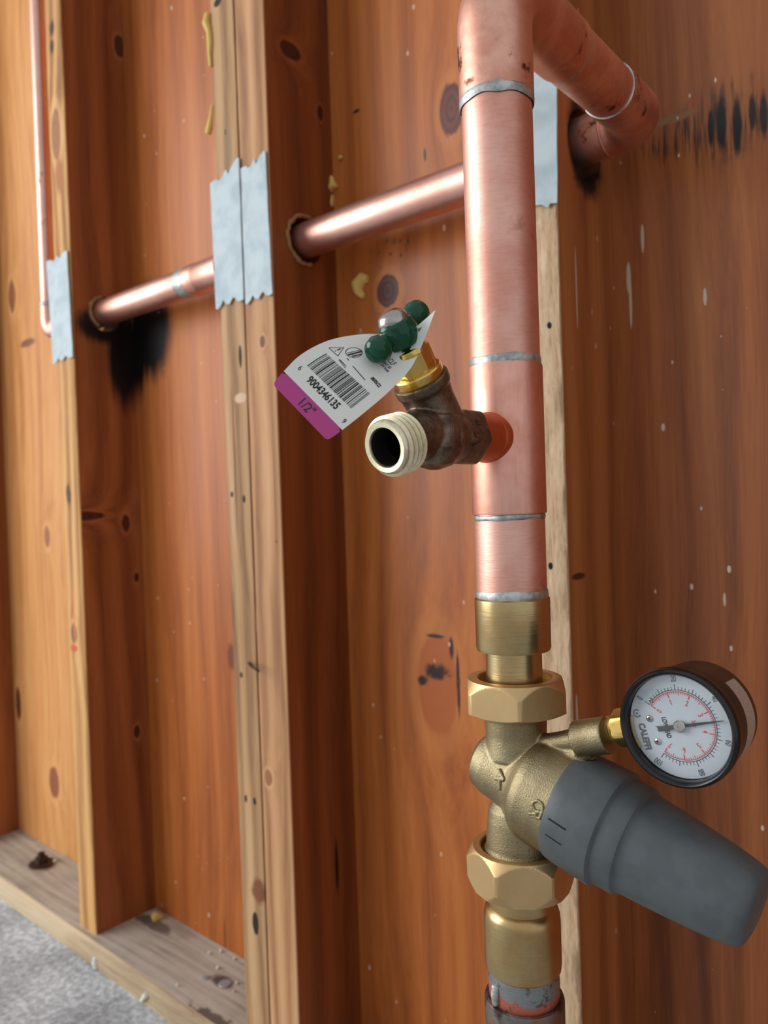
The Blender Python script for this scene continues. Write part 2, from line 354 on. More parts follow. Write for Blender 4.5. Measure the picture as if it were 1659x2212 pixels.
t = NT('grey_plastic'); n1 = t.noise(t.pos, 700, 2, .5); n2 = t.noise(t.pos, 90, 4, .6)
m_plastic = t.out(t.mix(t.sstep(n2, .4, .6), lin((76, 82, 83)), lin((82, 88, 89))), .47, 0, t.bump(n1, .12, .0003))
m_slot = plain('slot_black', (10, 11, 12), .8)
m_green = plain('green_enamel', (0, 72, 46), .09, 0, Specular_IOR_Level=.38)
m_chrome = metal('steel_screw', (210, 206, 200), (170, 164, 158), .25, 90)
m_black = plain('black_plastic', (16, 16, 18), .24)
m_blackcase = plain('black_case', (22, 19, 17), .3)
m_dial = plain('dial_white', (196, 204, 208), .5)
m_ink = plain('ink_black', (24, 24, 26), .5)
m_inkgrey = plain('ink_grey', (70, 76, 80), .5)
m_red = plain('ink_red', (214, 62, 78), .5)
m_needle = plain('needle_dark', (44, 50, 44), .4)
m_needle_tip = plain('needle_tip', (24, 30, 32), .4)
m_tagw = plain('tag_paper', (236, 236, 228), .55)
m_tagp = plain('tag_pink', (188, 62, 134), .45)
t = NT('galvanised_steel'); n1 = t.noise(t.pos, 45, 5, .6); n2 = t.noise(t.pos, 14, 4, .6)
m_zinc = t.out(t.mix(t.sstep(n1, .35, .65), lin((176, 188, 190)), lin((156, 170, 174))), .6, .15, t.bump(n2, .25, .0012))
m_foam = plain('foam_yellow', (216, 180, 96), .6, 0, Subsurface_Weight=.1)
m_foamd = plain('foam_crust', (150, 112, 72), .8)
m_rust = metal('rusty_steel', (84, 58, 46), (46, 30, 24), .6, 150, metalness=.6)
m_nailgrey = plain('dull_zinc', (150, 150, 152), .5, .3)
m_drip = plain('white_drip', (222, 222, 210), .5)
# glass lens: clear with fresnel reflection
t = NT('gauge_glass'); tr = t.n.new('ShaderNodeBsdfTransparent'); gl = t.n.new('ShaderNodeBsdfGlossy'); gl.inputs['Roughness'].default_value = .06
vm = t.n.new('ShaderNodeVectorMath'); vm.operation = 'DOT_PRODUCT'; t.l(t.geo.outputs['Normal'], vm.inputs[0]); t.l(t.geo.outputs['Incoming'], vm.inputs[1]); mx = t.n.new('ShaderNodeMixShader')
fz = t.math('POWER', t.math('SUBTRACT', 1, t.math('ABSOLUTE', vm.outputs['Value']), clamp=True), 5)
t.l(t.math('ADD', t.math('MULTIPLY', fz, .9), .12, clamp=True), mx.inputs[0]); t.l(tr.outputs[0], mx.inputs[1]); t.l(gl.outputs[0], mx.inputs[2])
t.l(mx.outputs[0], t.n['Material Output'].inputs[0]); m_glass = t.m
# printed strip on the gauge case: rows of fine print
t = NT('case_label'); X, Y, Z = t.sep.outputs
rows = t.math('GREATER_THAN', t.math('SINE', t.math('MULTIPLY', Y, 5200)), .1)
dots = t.math('GREATER_THAN', t.noise(t.pos, 1900, 1, .5), .5)
m_caselabel = t.out(t.mix(t.math('MULTIPLY', t.math('MULTIPLY', rows, dots), .5), lin((176, 150, 132)), lin((96, 76, 66))), .6)

# ------------------------------------------------------------------ floor, wall
floor = emit('floor', *box((-4.5, -3.5, ZF-.08), (1.6, .75, ZF)), m_concrete, loc=(0, 0, ZF)); floor['kind'] = 'structure'
wall = bpy.data.objects.new('wall_back', None); COL.objects.link(wall); wall.location = (0, DS, ZF); wall['kind'] = 'structure'; ORG[wall] = V((0, DS, ZF))
XS = sh(486, 2030)[0]
def plank(x0, x1, mat):
    vs = []; fs = []
    b = box((x0+.0006, DS, ZF), (x1-.0006, DS+.019, ZTOP))
    return emit('plank', *b, mat, wall, loc=((x0+x1)/2, DS, ZF), bevel=.0008)
plank(-4.2, -1.422, m_bay_far); plank(-1.422, XL-.02, m_bay_far); plank(XL-.02, XG, m_bay_mid)
plank(XG, XR-.02, m_bay_near); plank(XR-.02, 1.4, m_bay_right)

# ------------------------------------------------------------------ studs
def stud(x0, x1, z0, mat_front, mat_side, label, hole=None, rag=.0005, group=None, cat='stud', seed=0, rough_front=False):
    """a full-height stud: grid box with a worn front edge, optional round hole through it"""
    nz = 150; nx = 6; y0 = DF; y1 = DS-.0004
    root = thing('wall_stud', label, cat, ((x0+x1)/2, (y0+y1)/2, z0), group)
    # two meshes: the body with its holes, and the sawn front edge (a different face, lighter wood)
    b = box((x0, y0+.0022, z0), (x1, y1, ZTOP))
    vs, fs = b
    if hole: vs, fs = boolean_cut(vs, fs, [tube([(x0-.01, YH, ZH+hole[1]), (x1+.01, YH, ZH+hole[1])], hole[0], 40)])
    emit('stud_body', vs, fs, mat_side, root, smooth=35)
    vs = []; fs = []; prof = [(0, .0022), (0, .0006), (.06, 0), (.28, 0), (.5, 0), (.72, 0), (.94, 0), (1, .0006), (1, .0022)]
    for k in range(nz+1):
        z = z0+(ZTOP-z0)*k/nz
        for j, (fx, fy) in enumerate(prof):
            x = x0+(x1-x0)*fx; a = fbm((x*3+seed, 0, z), 22)*rag + fbm((x+seed*2, 0, z), 90)*rag*.6
            ex = (a if j in (0, 1, 2) else (-abs(a) if j in (6, 7) else 0))*.6
            ey = fbm((x*6+seed, 3, z*.8), 60)*(rag*(1.4 if rough_front else .3))
            if j in (0, 8): ex *= .3; ey = 0
            vs.append((x+ex, y0+fy+max(ey, -.0008) if j not in (0, 8) else y0+fy, z))
    n = len(prof)
    for k in range(nz):
        for j in range(n-1): fs.append((k*n+j, k*n+j+1, (k+1)*n+j+1, (k+1)*n+j))
        fs.append((k*n+n-1, k*n, (k+1)*n, (k+1)*n+n-1))
    fs.append(tuple(range(n))); fs.append(tuple(nz*n+i for i in range(n)))
    emit('sawn_edge', vs, fs, mat_front, root, smooth=50, label='paler rough sawn front edge of the stud')
    return root
HR = .0235
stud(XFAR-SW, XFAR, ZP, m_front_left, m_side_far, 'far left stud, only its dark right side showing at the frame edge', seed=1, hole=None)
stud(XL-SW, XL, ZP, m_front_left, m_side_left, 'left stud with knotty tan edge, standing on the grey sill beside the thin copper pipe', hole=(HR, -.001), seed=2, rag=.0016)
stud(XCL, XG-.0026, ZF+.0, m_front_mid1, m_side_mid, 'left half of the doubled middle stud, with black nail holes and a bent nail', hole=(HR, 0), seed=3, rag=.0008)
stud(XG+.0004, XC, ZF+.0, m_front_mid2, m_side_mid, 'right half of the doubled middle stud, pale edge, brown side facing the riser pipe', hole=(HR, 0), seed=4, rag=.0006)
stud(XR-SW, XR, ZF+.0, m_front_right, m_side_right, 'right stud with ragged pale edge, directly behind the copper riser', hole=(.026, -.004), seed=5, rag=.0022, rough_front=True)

# sill plate in two lengths that butt against the full-height doubled stud
def sill(x0, x1, label):
    root = thing('sill_plate', label, 'sill', ((x0+x1)/2, .54, ZF), 'bottom plates on the concrete')
    nx = 160; vs = []; fs = []
    y0 = .488
    prof = [(y0+.0006, ZF), (y0, ZF+.002), (y0, (ZF+ZP)/2), (y0, ZP-.003), (y0+.0012, ZP-.0008), (y0+.004, ZP)]
    for k in range(nx+1):
        x = x0+(x1-x0)*k/nx
        for j, (y, z) in enumerate(prof):
            a = fbm((x, j*.01, 0), 28)*.0016
            vs.append((x, y+(a if 0 < j < 5 else 0), z-(abs(a)*.6 if j == 4 else 0)))
        vs.append((x, y0+.004, ZF))
    n = len(prof)+1
    for k in range(nx):
        for j in range(n): fs.append((k*n+j, k*n+(j+1) % n, (k+1)*n+(j+1) % n, (k+1)*n+j))
    fs.append(tuple(range(n))); fs.append(tuple(nx*n+i for i in range(n)))
    emit('sill_edge', vs, fs, m_sill_front, root, smooth=50, label='tan front edge of the sill')
    emit('sill_board', *box((x0, y0+.004, ZF), (x1, DS-.0004, ZP)), m_sill_top, root)
sill(-4.0, XCL-.0006, 'weathered grey sill plate on the concrete, left of the doubled stud')
sill(XC+.0006, XR-SW-.0006, 'sill plate between the doubled middle stud and the right stud, below the frame')

# ------------------------------------------------------------------ nail plates
def nail_plate(corners, label, teeth_top, teeth_bot, seed, bow=.0, amp=.006):
    rnd = random.Random(seed); tl, tr, br, bl = [V((c[0], 0, c[1])) for c in corners]
    def edge(a, b, teeth, sgn):
        pts = []
        for (f, dz) in teeth:
            p = a.lerp(b, f); pts.append((p.x, p.z+dz*amp*sgn))
        return pts
    top = edge(tl, tr, teeth_top, 1); bot = edge(br, bl, [(1-f, d) for f, d in reversed(teeth_bot)], -1)
    right = [(tr.lerp(br, k/9).x+rnd.uniform(-1, 1)*.0003, tr.lerp(br, k/9).z) for k in range(1, 9)]
    left = [(bl.lerp(tl, k/9).x+rnd.uniform(-1, 1)*.0003, bl.lerp(tl, k/9).z) for k in range(1, 9)]
    loop = top+right+bot+left; n = len(loop); y0 = DF-.0026; y1 = DF-.0012
    vs = [(x, y0, z) for x, z in loop]+[(x, y1, z) for x, z in loop]
    fs = [tuple(range(n)), tuple(range(2*n-1, n-1, -1))]+[(i, (i+1) % n, n+(i+1) % n, n+i) for i in range(n)]
    cx = (tl.x+tr.x)/2; cz = (bl.z+br.z)/2
    o = emit('nail_plate', vs, fs, m_zinc, loc=(cx, y0, cz))
    return tag(o, label, 'nail plate', 'galvanised nail plates shielding the pipe holes')
P4 = lambda *a: [fr(*q) for q in a]
TT = [(0, 0), (.12, .25), (.22, .35), (.3, -.1), (.42, .2), (.5, 1.1), (.58, 1.3), (.62, .3), (.68, .9), (.8, 1.9), (.95, 2.6), (1, 2.4)]
TB = [(0, 1.6), (.08, 1.7), (.2, 1.0), (.28, .1), (.36, .9), (.5, 1.1), (.6, .2), (.68, -.1), (.76, .7), (.88, .9), (1, .6)]
nail_plate(P4((458, 398), (521, 372), (530, 640), (470, 650)), 'galvanised nail plate on the left half of the doubled stud', TT, TB, 1, amp=.0055)
nail_plate(P4((524, 366), (578, 356), (592, 628), (534, 640)), 'galvanised nail plate on the right half of the doubled stud', TT, TB, 2, amp=.0050)
nail_plate(P4((104, 566), (149, 560), (161, 766), (118, 776)), 'pale blue-grey nail plate on the left stud beside the thin pipe', TT, TB, 3, amp=.0042)
nail_plate(P4((1128, 150), (1207, 150), (1207, 440), (1140, 440)), 'smooth galvanised nail plate behind the riser pipe, under the top elbow', [(0, 0), (.5, 0), (1, 0)], [(0, 1.2), (.5, .6), (.66, 1.4), (.72, 1.6), (.78, .2), (1, 0)], 4, amp=.0022)

# ------------------------------------------------------------------ copper pipework (soldered: one thing)
cp = thing('copper_pipework', 'thick copper riser with elbows and tee, turning back through the studs', 'pipe', (PX, PY, -.045))
def rz(z, r): return (r, z)
def vl(name, prof, mat, parent, label=None, hexa=None, hexrot=0, seg=72, smooth=32):
    """lathe on the vertical riser axis, prof in (r, z)"""
    v, f = lathe((PX, PY, 0), (0, 0, 1), prof, seg, hexa, hexrot); return emit(name, v, f, mat, parent, smooth=smooth, label=label)
RP = .0164; RF = .0174
ZE = .1855
vl('riser_pipe', [(RP, -.0478), (RP, ZE+.004)], m_copper, cp)
def bead(z, r, h, name='solder_ring', mat=m_solder, seed=0):
    vs = []; fs = []; seg = 72; prof = [(-.5, 0), (-.35, .7), (0, 1), (.35, .7), (.5, 0)]
    for (a, b) in prof:
        for i in range(seg):
            th = 2*math.pi*i/seg; wv = 1+.35*mnoise.noise(V((math.cos(th)*2+seed, math.sin(th)*2, seed)))+.1*math.sin(5*th)
            r_ = r+b*.00045*wv; zz = z+a*h*wv+.0003*math.sin(2*th+seed)
            vs.append((PX+r_*math.cos(th), PY+r_*math.sin(th), zz))
    n = len(prof)
    for k in range(n-1):
        for i in range(seg): j = (i+1) % seg; fs.append((k*seg+i, k*seg+j, (k+1)*seg+j, (k+1)*seg+i))
    return emit(name, vs, fs, mat, cp, smooth=60, label='grey solder joint')
# tee with side branch
BZ = .0272
TZ0, TZ1 = -.0080, .0610
tee = vl('tee_fitting', [(RP, TZ0), (RF-.0002, TZ0), (RF, TZ0+.0008), (RF, TZ1-.0008), (RF-.0002, TZ1), (RP, TZ1)], m_copper_fit, cp)
bead(TZ1+.0016, RP, .0044, seed=1); bead(TZ0-.0014, RP, .0026, seed=2); bead(-.0458, RP+.0001, .0048, seed=3)
v, f = lathe((PX, PY, BZ), (0, -1, 0), [(.0118, .0130), (.0118, .0168), (.0113, .0178), (.0111, .0186), (.0111, .0318), (.0098, .0318)], 56)
emit('tee_branch', v, f, m_copper_stub, cp, smooth=35, label='bright orange copper side outlet')
# elbows and run
ZA = .2385
A_ = V((PX, PY, ZA)); B_ = V((-.2288, YH, ZH))
d = (B_-A_).normalized()
def on_run(u, v):
    best = min((k/1000 for k in range(1001)), key=lambda k: (lambda P: ((829.5+FPX*P.dot(rt)/P.dot(fw)-u)**2+(1106-FPX*P.dot(up)/P.dot(fw)-v)**2))(A_.lerp(B_, k)))
    return (B_-A_).length*best
s1, s2 = on_run(1217, 102), on_run(1318, 192)
pth = corner_path((PX, PY, ZE), A_, A_+d*s1, .026)
v, f = tube(pth, [RF]*len(pth), 56); emit('elbow_fitting', v, f, m_copper_elbow, cp, smooth=35)
bead(ZE-.0016, RP+.0006, .0052, seed=4)
v, f = lathe(A_, d, [(RP, s1-.004), (RP, s2+.004)], 56); emit('run_pipe', v, f, m_copper_elbow, cp, smooth=40)
v, f = lathe(A_, d, [(RP, s1), (RP+.0008, s1+.0004), (RP+.0006, s1+.0022), (RP, s1+.0026)], 56); emit('solder_ring', v, f, m_solder, cp, smooth=50, label='grey solder joint')
v, f = lathe(A_, d, [(RP, s2-.0016), (RP+.0007, s2-.0014), (RP+.0011, s2-.0004), (RP+.0008, s2+.0008), (RP, s2+.001)], 56); emit('solder_ring', v, f, m_solder_wet, cp, smooth=50, label='bright silver solder ring')
XE = XR+.004
pth = corner_path(A_+d*s2, B_, (XE, YH, ZH), .024)
v, f = tube(pth, [RF]*len(pth), 56); emit('elbow_fitting', v, f, m_copper_elbow, cp, smooth=35)
v, f = lathe(B_, (-1, 0, 0), [(RF+.0001, .0235), (RF+.0009, .0242), (RF+.0009, .0252), (RF+.0001, .0259)], 56); emit('elbow_seam', v, f, m_copper_elbow, cp, smooth=50)
xcp0, xcp1 = aty(398, 612, YH).x, aty(420, 606, YH).x
v, f = tube([(XE+.002, YH, ZH), (-1.10, YH, ZH)], .0170, 48); emit('horizontal_pipe', v, f, m_copper_shine, cp, smooth=40)
v, f = lathe((xcp0, YH, ZH), (1, 0, 0), [(.0170, -.001), (.0176, 0), (.0178, xcp1-xcp0-.002), (.0170, xcp1-xcp0-.001)], 48); emit('solder_ring', v, f, m_solder, cp, smooth=50, label='grey solder joint')
v, f = lathe((xcp1, YH, ZH), (1, 0, 0), [(.0170, -.001), (.0183, -.001), (.0183, .012), (.0178, .013), (.0178, .0145), (.0183, .0155), (.0183, .06), (.0170, .06)], 48); emit('coupling', v, f, m_copper_shine, cp, smooth=35)
# thin vertical pipe to the left of the left stud, joined to the run by an elbow
XT = -1.128
pth = corner_path((XT, YH, .30), (XT, YH, ZH), (-1.09, YH, ZH), .018)
v, f = tube(pth, [.0118]*len(pth), 32); emit('elbow_fitting', v, f, m_copper_shine, cp, smooth=40)
v, f = tube([(XT, YH, .295), (XT+.004, YH, ZTOP)], .0108, 32); emit('thin_riser', v, f, m_copper_shine, cp, smooth=40, label='thin copper pipe left of the left stud')
v, f = lathe((XT, YH, .300), (0, 0, 1), [(.0108, 0), (.0124, .001), (.0120, .006), (.0108, .007)], 32); emit('solder_ring', v, f, m_solder, cp, smooth=50, label='grey solder joint')

# ------------------------------------------------------------------ lower copper pipe below the regulator
lp = thing('copper_supply_pipe', 'patched copper supply pipe with grey solder, below the lower brass coupling', 'pipe', (PX, PY, -.42))
t = NT('solder_smear'); n1 = t.noise(t.pos, 60, 5, .6); zz = t.math('ADD', t.sep.outputs[2], t.math('MULTIPLY', t.math('SUBTRACT', n1, .5), .022))
mA = lin((150, 152, 150)); mB = lin((206, 120, 100)); mC = lin((96, 92, 86))
cc = t.mix(t.sstep(zz, -.2302, -.2296), mB, mA); cc = t.mix(t.sstep(zz, -.2368, -.2374), cc, mC)
cc = t.mix(t.math('MULTIPLY', t.sstep(t.noise(t.pos, 150, 5, .7), .55, .62), .7), cc, lin((70, 68, 66)))
m_smear = t.out(cc, .45, .85, t.bump(n1, .8, .0015))
t = NT('patina_copper'); n1 = t.noise(t.pos, 70, 6, .65)
m_patina = t.out(t.ramp(n1, [(.35, lin((72, 56, 50))), (.5, lin((126, 124, 118))), (.62, lin((150, 92, 76)))]), .42, .9, t.bump(n1, .5, .001))
vl('supply_pipe', [(RP, -.42), (RP, -.2365), (RP+.0004, -.2300), (RP+.0002, -.2228)], m_smear, lp, smooth=60)
vl('socket_fitting', [(RP, -.30), (.0186, -.30), (.0188, -.2375), (.0184, -.2362), (.0174, -.2358), (RP, -.2362)], m_patina, lp, smooth=40)
emit('solder_drip', *fuse([tube([(PX-.002-.0034, PY-.0156, -.226), (PX-.0054, PY-.0162, -.231), (PX-.0052, PY-.0164, -.2355)], [.002, .0022, .0016], 12)], .0006, 3), m_solder, lp, smooth=60)

# ------------------------------------------------------------------ pressure regulator
pr = thing('pressure_regulator', 'cast brass pressure reducing valve with a large grey plastic cap, below the riser', 'valve', (PX, PY, -.2232))
vl('upper_coupling', [(RP-.001, -.0470), (.0168, -.0470), (.0175, -.0476), (.0176, -.049), (.0175, -.0705), (.0170, -.0718), (.0150, -.0722), (.0131, -.0722), (.0131, -.0850), (.0134, -.0880), (.0158, -.0886), (.0158, -.0900)], m_brass_turned, pr, 'turned brass solder coupling above the upper nut')
def nut(ztop, zbot, hexrot, hole, low):
    R = .0252; ap = .0222; c = .0035
    prof = [(hole, ztop-.004), (hole, ztop-.0004), (hole+.0006, ztop), (.0212, ztop), (.0220, ztop-.0003)]
    prof += [(.0222+(R-.0222)*k/8, ztop-.0008-.0048*k/8) for k in range(9)]
    prof += [(R-(R-.0226)*k/8, zbot+low-low*k/8) for k in range(9)]+[(.0220, zbot-.0002), (.0150, zbot-.0002)]
    v, f = lathe((PX, PY, 0), (0, 0, 1), prof, 360, ap, math.radians(hexrot)); return emit('union_nut', v, f, m_brass_nut, pr, smooth=22)
tocam = math.atan2(-PY, -PX)
nut(-.0848, -.1006, 6.5, .0172, .0012)
nut(-.1645, -.1842, -23.3, .0184, .0050)
x_, y_, d_ = frame((0, 0, 1))
# body
TAU = math.radians(16); dc = V((math.cos(TAU), 0, -math.sin(TAU))); OC = V((-.203, PY, -.1312))
EG = V((math.cos(math.radians(16)), 0, math.sin(math.radians(16))))
Az = lambda z: V((PX, PY, z))
parts = [
    lathe((PX, PY, 0), (0, 0, 1), [(.0148, -.122), (.0142, -.112), (.0146, -.104), (.0153, -.1025), (.0153, -.0975)], 40),
    lathe(OC, dc, [(.002, -.0200), (.0100, -.0196), (.0140, -.0166), (.0156, -.011), (.0162, -.003), (.0168, .003), (.0190, .0065), (.0226, .0105), (.0238, .0140), (.0242, .022), (.0242, .036)], 56),
    lathe((PX, PY, 0), (0, 0, 1), [(.0182, -.1735), (.0181, -.1695), (.0170, -.1662), (.0158, -.1650), (.0154, -.1600), (.0148, -.1520), (.0140, -.1468), (.0118, -.1438), (.0088, -.1420), (.0086, -.136), (.0100, -.128)], 40),
    tube([(-.193, PY, -.1159), (-.1790, PY, -.1119), (-.167, PY, -.1083)], [.0046, .0046, .0054], 20),
    tube([V((-.1697, PY, -.1087)), V((-.1545, PY, -.1044))], .0080, 32),
    tube([(-.183, PY, -.122), (-.163, PY, -.113)], [.008, .004], 16),
]
v, f = fuse(parts, .00055, 7)
body = emit('valve_body', v, f, m_brass_cast, pr, smooth=80)
# raised marks: flow arrow pointing up, and a cast foundry sign
def onbody(u, v):
    o = V((0, 0, 0)); dd = ray(u, v).normalized(); return o, dd
from mathutils.bvhtree import BVHTree
bvh = BVHTree.FromPolygons([tuple(p) for p in v], [tuple(q) for q in f])
def hit(u, v_):
    loc, nor, idx, dist = bvh.ray_cast(V((0, 0, 0)), ray(u, v_).normalized()); return loc, nor
def relief(name, lines, rad, label, width=None):
    ps = []
    for ln in lines:
        pts = []; 
        for k in range(len(ln)-1):
            for q in range(5):
                u = ln[k][0]+(ln[k+1][0]-ln[k][0])*q/5; vv = ln[k][1]+(ln[k+1][1]-ln[k][1])*q/5
                h = hit(u, vv)[0]
                if h: pts.append(h)
        h = hit(*ln[-1])[0]
        if h: pts.append(h)
        if len(pts) > 1: ps.append(tube(pts, rad, 10))
    if ps: emit(name, *fuse(ps, .0003, 2), m_brass_cast, pr, smooth=80, label=label)
relief('cast_arrow', [[(1080, 1707), (1079, 1665)], [(1070, 1684), (1078, 1662)], [(1090, 1686), (1078, 1662)], [(1072, 1682), (1088, 1684)], [(1075, 1676), (1083, 1676)]], .0011, 'raised arrow pointing up')
relief('cast_mark', [[(1148, 1741), (1152, 1732), (1162, 1729), (1171, 1737), (1173, 1750), (1166, 1768), (1158, 1766), (1156, 1758), (1142, 1757)], [(1150, 1741), (1156, 1752), (1166, 1754)], [(1156, 1758), (1166, 1752)]], .0008, 'raised foundry mark')
# grey cap: hollow rim slips over the flange
prof = [(.0236, .0345), (.0238, .0298), (.0247, .0292), (.0252, .0304), (.0256, .036), (.0258, .050), (.0256, .0518), (.0246, .0526), (.0240, .0532), (.0239, .0545), (.0237, .0608), (.0233, .0620), (.0224, .0626), (.0219, .0634), (.0216, .066), (.0209, .075), (.0200, .084), (.0190, .0935), (.0179, .1010), (.0168, .1070), (.0158, .1100), (.0142, .1114), (.0112, .1121), (0.0004, .1123)]
vs, fs = lathe(OC, dc, prof, 96)
vs, fs = boolean_cut(vs, fs, [tube([V((-.1745, PY, -.1101)), V((-.1525, PY, -.1038))], .0101, 40)])
emit('adjuster_cap', vs, fs, m_plastic, pr, smooth=32, label='large dark grey tapered plastic cap')
vbvh = BVHTree.FromPolygons([tuple(p) for p in vs], [tuple(q) for q in fs])
def slit(u0_, v0_, u1_, v1_, wdt):
    pts = []
    for k in range(9):
        h = vbvh.ray_cast(V((0, 0, 0)), ray(u0_+(u1_-u0_)*k/8, v0_+(v1_-v0_)*k/8).normalized())
        if h[0]: n_ = h[1].normalized(); n_ = n_ if n_.dot(h[0]) < 0 else -n_; pts.append(h[0]-n_*wdt*.8)
    if len(pts) > 2: v, f = tube(pts, wdt, 8); emit('cap_slot', v, f, m_slot, pr, smooth=60, label='narrow black slot in the cap rim')
slit(1184, 1768, 1222, 1793, .0008); slit(1178, 1802, 1212, 1825, .0007)
# lower coupling (tailpiece)
vl('lower_coupling', [(.0150, -.1800), (.0154, -.1830), (.0154, -.1925), (.0162, -.1932), (.0172, -.1944), (.0178, -.1965), (.0180, -.199), (.0180, -.2195), (.0176, -.2222), (.0166, -.2232), (RP-.001, -.2232)], m_brass_turned, pr, 'turned brass solder coupling below the lower nut')

# ------------------------------------------------------------------ pressure gauge
GC = V((-.1196, PY, -.0925)); GY = .3035     # dial centre (x, z) and front plane
gp = thing('pressure_gauge', 'round pressure gauge with white dial and black case, right of the regulator', 'gauge', (GC.x-.0405, PY, GC.z-.0116))
RB = .0236
def gl_(prof, seg=96, cap=True): return lathe((GC.x, 0, GC.z), (0, 1, 0), prof, seg, cap=cap)
emit('gauge_case', *gl_([(.001, .3335), (.0195, .3335), (.0206, .3328), (.0213, .3315), (.0222, .312), (.0222, .3068), (.0208, .3068)]), m_blackcase, gp, smooth=35)
emit('bezel', *gl_([(.0206, .3050), (.0206, .3030), (.0211, .3016), (.0221, .3010), (.0230, .3018), (.0235, .3034), (.0234, .3060), (.0228, .3078), (.0222, .3082)], cap=False), m_black, gp, smooth=40)
GFY = .3066
emit('dial_face', *gl_([(.0005, GFY+.0006), (.0206, GFY+.0006), (.0206, GFY), (.0005, GFY)]), m_dial, gp)
emit('glass_lens', *gl_([(.0207, .3046), (.0206, .3042), (.0190, .3040), (.0150, .3037), (.0100, .3035), (.0050, .3033), (.0003, .3033)], cap=False), m_glass, gp, smooth=60)
e1 = EG                                     # dial 'up'
e2 = V((0, -1, 0)).cross(EG); e2 = V((EG.z, 0, -EG.x))   # dial 'right' (clockwise side)
RD = .0206
def dp(x, y, h=.00012): return V((GC.x, GFY-h, GC.z))+e2*x+e1*y
def polar(r, ang): return (r*math.sin(ang), r*math.cos(ang))   # clockwise from up
def ring_strip(r0, r1, a0, a1, n=90):
    vs = []; fs = []
    for k in range(n+1):
        a = a0+(a1-a0)*k/n; vs += [dp(*polar(r0, a)), dp(*polar(r1, a))]
        if k: fs.append((2*k-2, 2*k-1, 2*k+1, 2*k))
    return vs, fs
def tick(a, r0, r1, wd):
    c_, s_ = math.cos(a), math.sin(a)
    P = lambda r, q: dp(r*s_+q*c_, r*c_-q*s_)
    return [P(r0, -wd), P(r0, wd), P(r1, wd), P(r1, -wd)], [(0, 1, 2, 3)]
def place_text(s, size, x, y, rot, xs=1., bold=0, spacing=1.):
    vv, ff = text2d(s, size, xs, spacing, bold); c_, s_ = math.cos(rot), math.sin(rot)
    return [dp(x+a*c_+b*s_, y-a*s_+b*c_) for a, b in vv], ff
A0, A1 = math.radians(-136), math.radians(136)
psi = lambda p: A0+(A1-A0)*p/100
bk = [ring_strip(.676*RD, .688*RD, A0, A1)]
for p_ in range(0, 101, 2):
    bk.append(tick(psi(p_), .685*RD, (.79 if p_ % 20 == 0 else (.775 if p_ % 10 == 0 else .745))*RD, .00009 if p_ % 10 else .00013))
emit('outer_scale', *join(*bk), m_ink, gp, label='black outer scale ticks')
rd = [ring_strip(.642*RD, .657*RD, A0, psi(100))]
for k in range(0, 71):
    b = k/10; a = psi(min(100, b*14.5)) if b < 6.9 else psi(b*14.28)
    rd.append(tick(a, (.545 if k % 10 == 0 else (.575 if k % 5 == 0 else .605))*RD, .645*RD, .00022 if k % 10 == 0 else .0001))
emit('inner_scale', *join(*rd), m_red, gp, label='red inner scale ticks')
for p_ in (0, 20, 40, 60, 80, 100):
    a = psi(p_); x, y = polar(.895*RD, a); v, f = place_text(str(p_), .0036, x, y, a, .62, .00005); emit('numeral', v, f, m_inkgrey, gp)
for b in range(8):
    a = psi(min(b*14.4, 99)) ; x, y = polar(.46*RD, a); v, f = place_text(str(b), .0031, x, y, a, .7, .00005); emit('red_numeral', v, f, m_red, gp)
v, f = place_text('bar', .0026, 0, .27*RD, 0, .8, .00003); emit('unit_lettering', v, f, m_red, gp)
v, f = place_text('psi', .0023, 0, -.44*RD, 0, .8, .00003); emit('unit_lettering', v, f, m_inkgrey, gp)
v, f = place_text('LOW LEAD', .0026, 0, -.29*RD, 0, .64, .00010); emit('dial_lettering', v, f, m_ink, gp)
v, f = place_text('CALEFFI', .0036, .12*RD, -.78*RD, 0, .80, .00020, 1.05); emit('maker_lettering', v, f, m_inkgrey, gp)
lg = [ring_strip(0, .0006, 0, 6.3, 16)]
lv, lf = [], []
for (r0_, r1_, a0_, a1_) in ((.0011, .0017, .6, 5.6), (0, .0005, 0, 6.28)):
    vs = []; fs = []
    for k in range(25):
        a = a0_+(a1_-a0_)*k/24; x0_, y0_ = polar(r0_, a); x1_, y1_ = polar(r1_, a)
        vs += [dp(x0_-.34*RD, y0_-.80*RD), dp(x1_-.34*RD, y1_-.80*RD)]
        if k: fs.append((2*k-2, 2*k-1, 2*k+1, 2*k))
    lv.append((vs, fs))
emit('maker_emblem', *join(*lv), m_inkgrey, gp)
def screw(x, y, r, name='dial_screw'):
    c0 = dp(x, y, 0)
    v, f = lathe(c0, (0, -1, 0), [(r, 0), (r, .0003), (r*.8, .0006), (r*.3, .0007), (.00005, .0007)], 20); o = emit(name, v, f, m_chrome, gp, smooth=40)
    parts = []
    for q in (0, 1):
        dx, dz = (r*.55, r*.13) if q else (r*.13, r*.55)
        parts.append(box((c0.x-dx, c0.y-.00085, c0.z-dz), (c0.x+dx, c0.y-.0006, c0.z+dz)))
    vv, ff = join(*parts); emit('screw_cross', vv, ff, m_slot, o)
screw(-.21*RD, -.57*RD, .0014); screw(.24*RD, -.54*RD, .0014); screw(-.55*RD, -.44*RD, .0009)
NA = psi(49.9)
def needle_poly(pts, h, th):
    c_, s_ = math.cos(NA), math.sin(NA)
    top = [dp(q*c_+r*s_, r*c_-q*s_, h) for q, r in pts]; bot = [dp(q*c_+r*s_, r*c_-q*s_, h-th) for q, r in pts]; n = len(pts)
    return top+bot, [tuple(range(n)), tuple(range(2*n-1, n-1, -1))]+[(i, (i+1) % n, n+(i+1) % n, n+i) for i in range(n)]
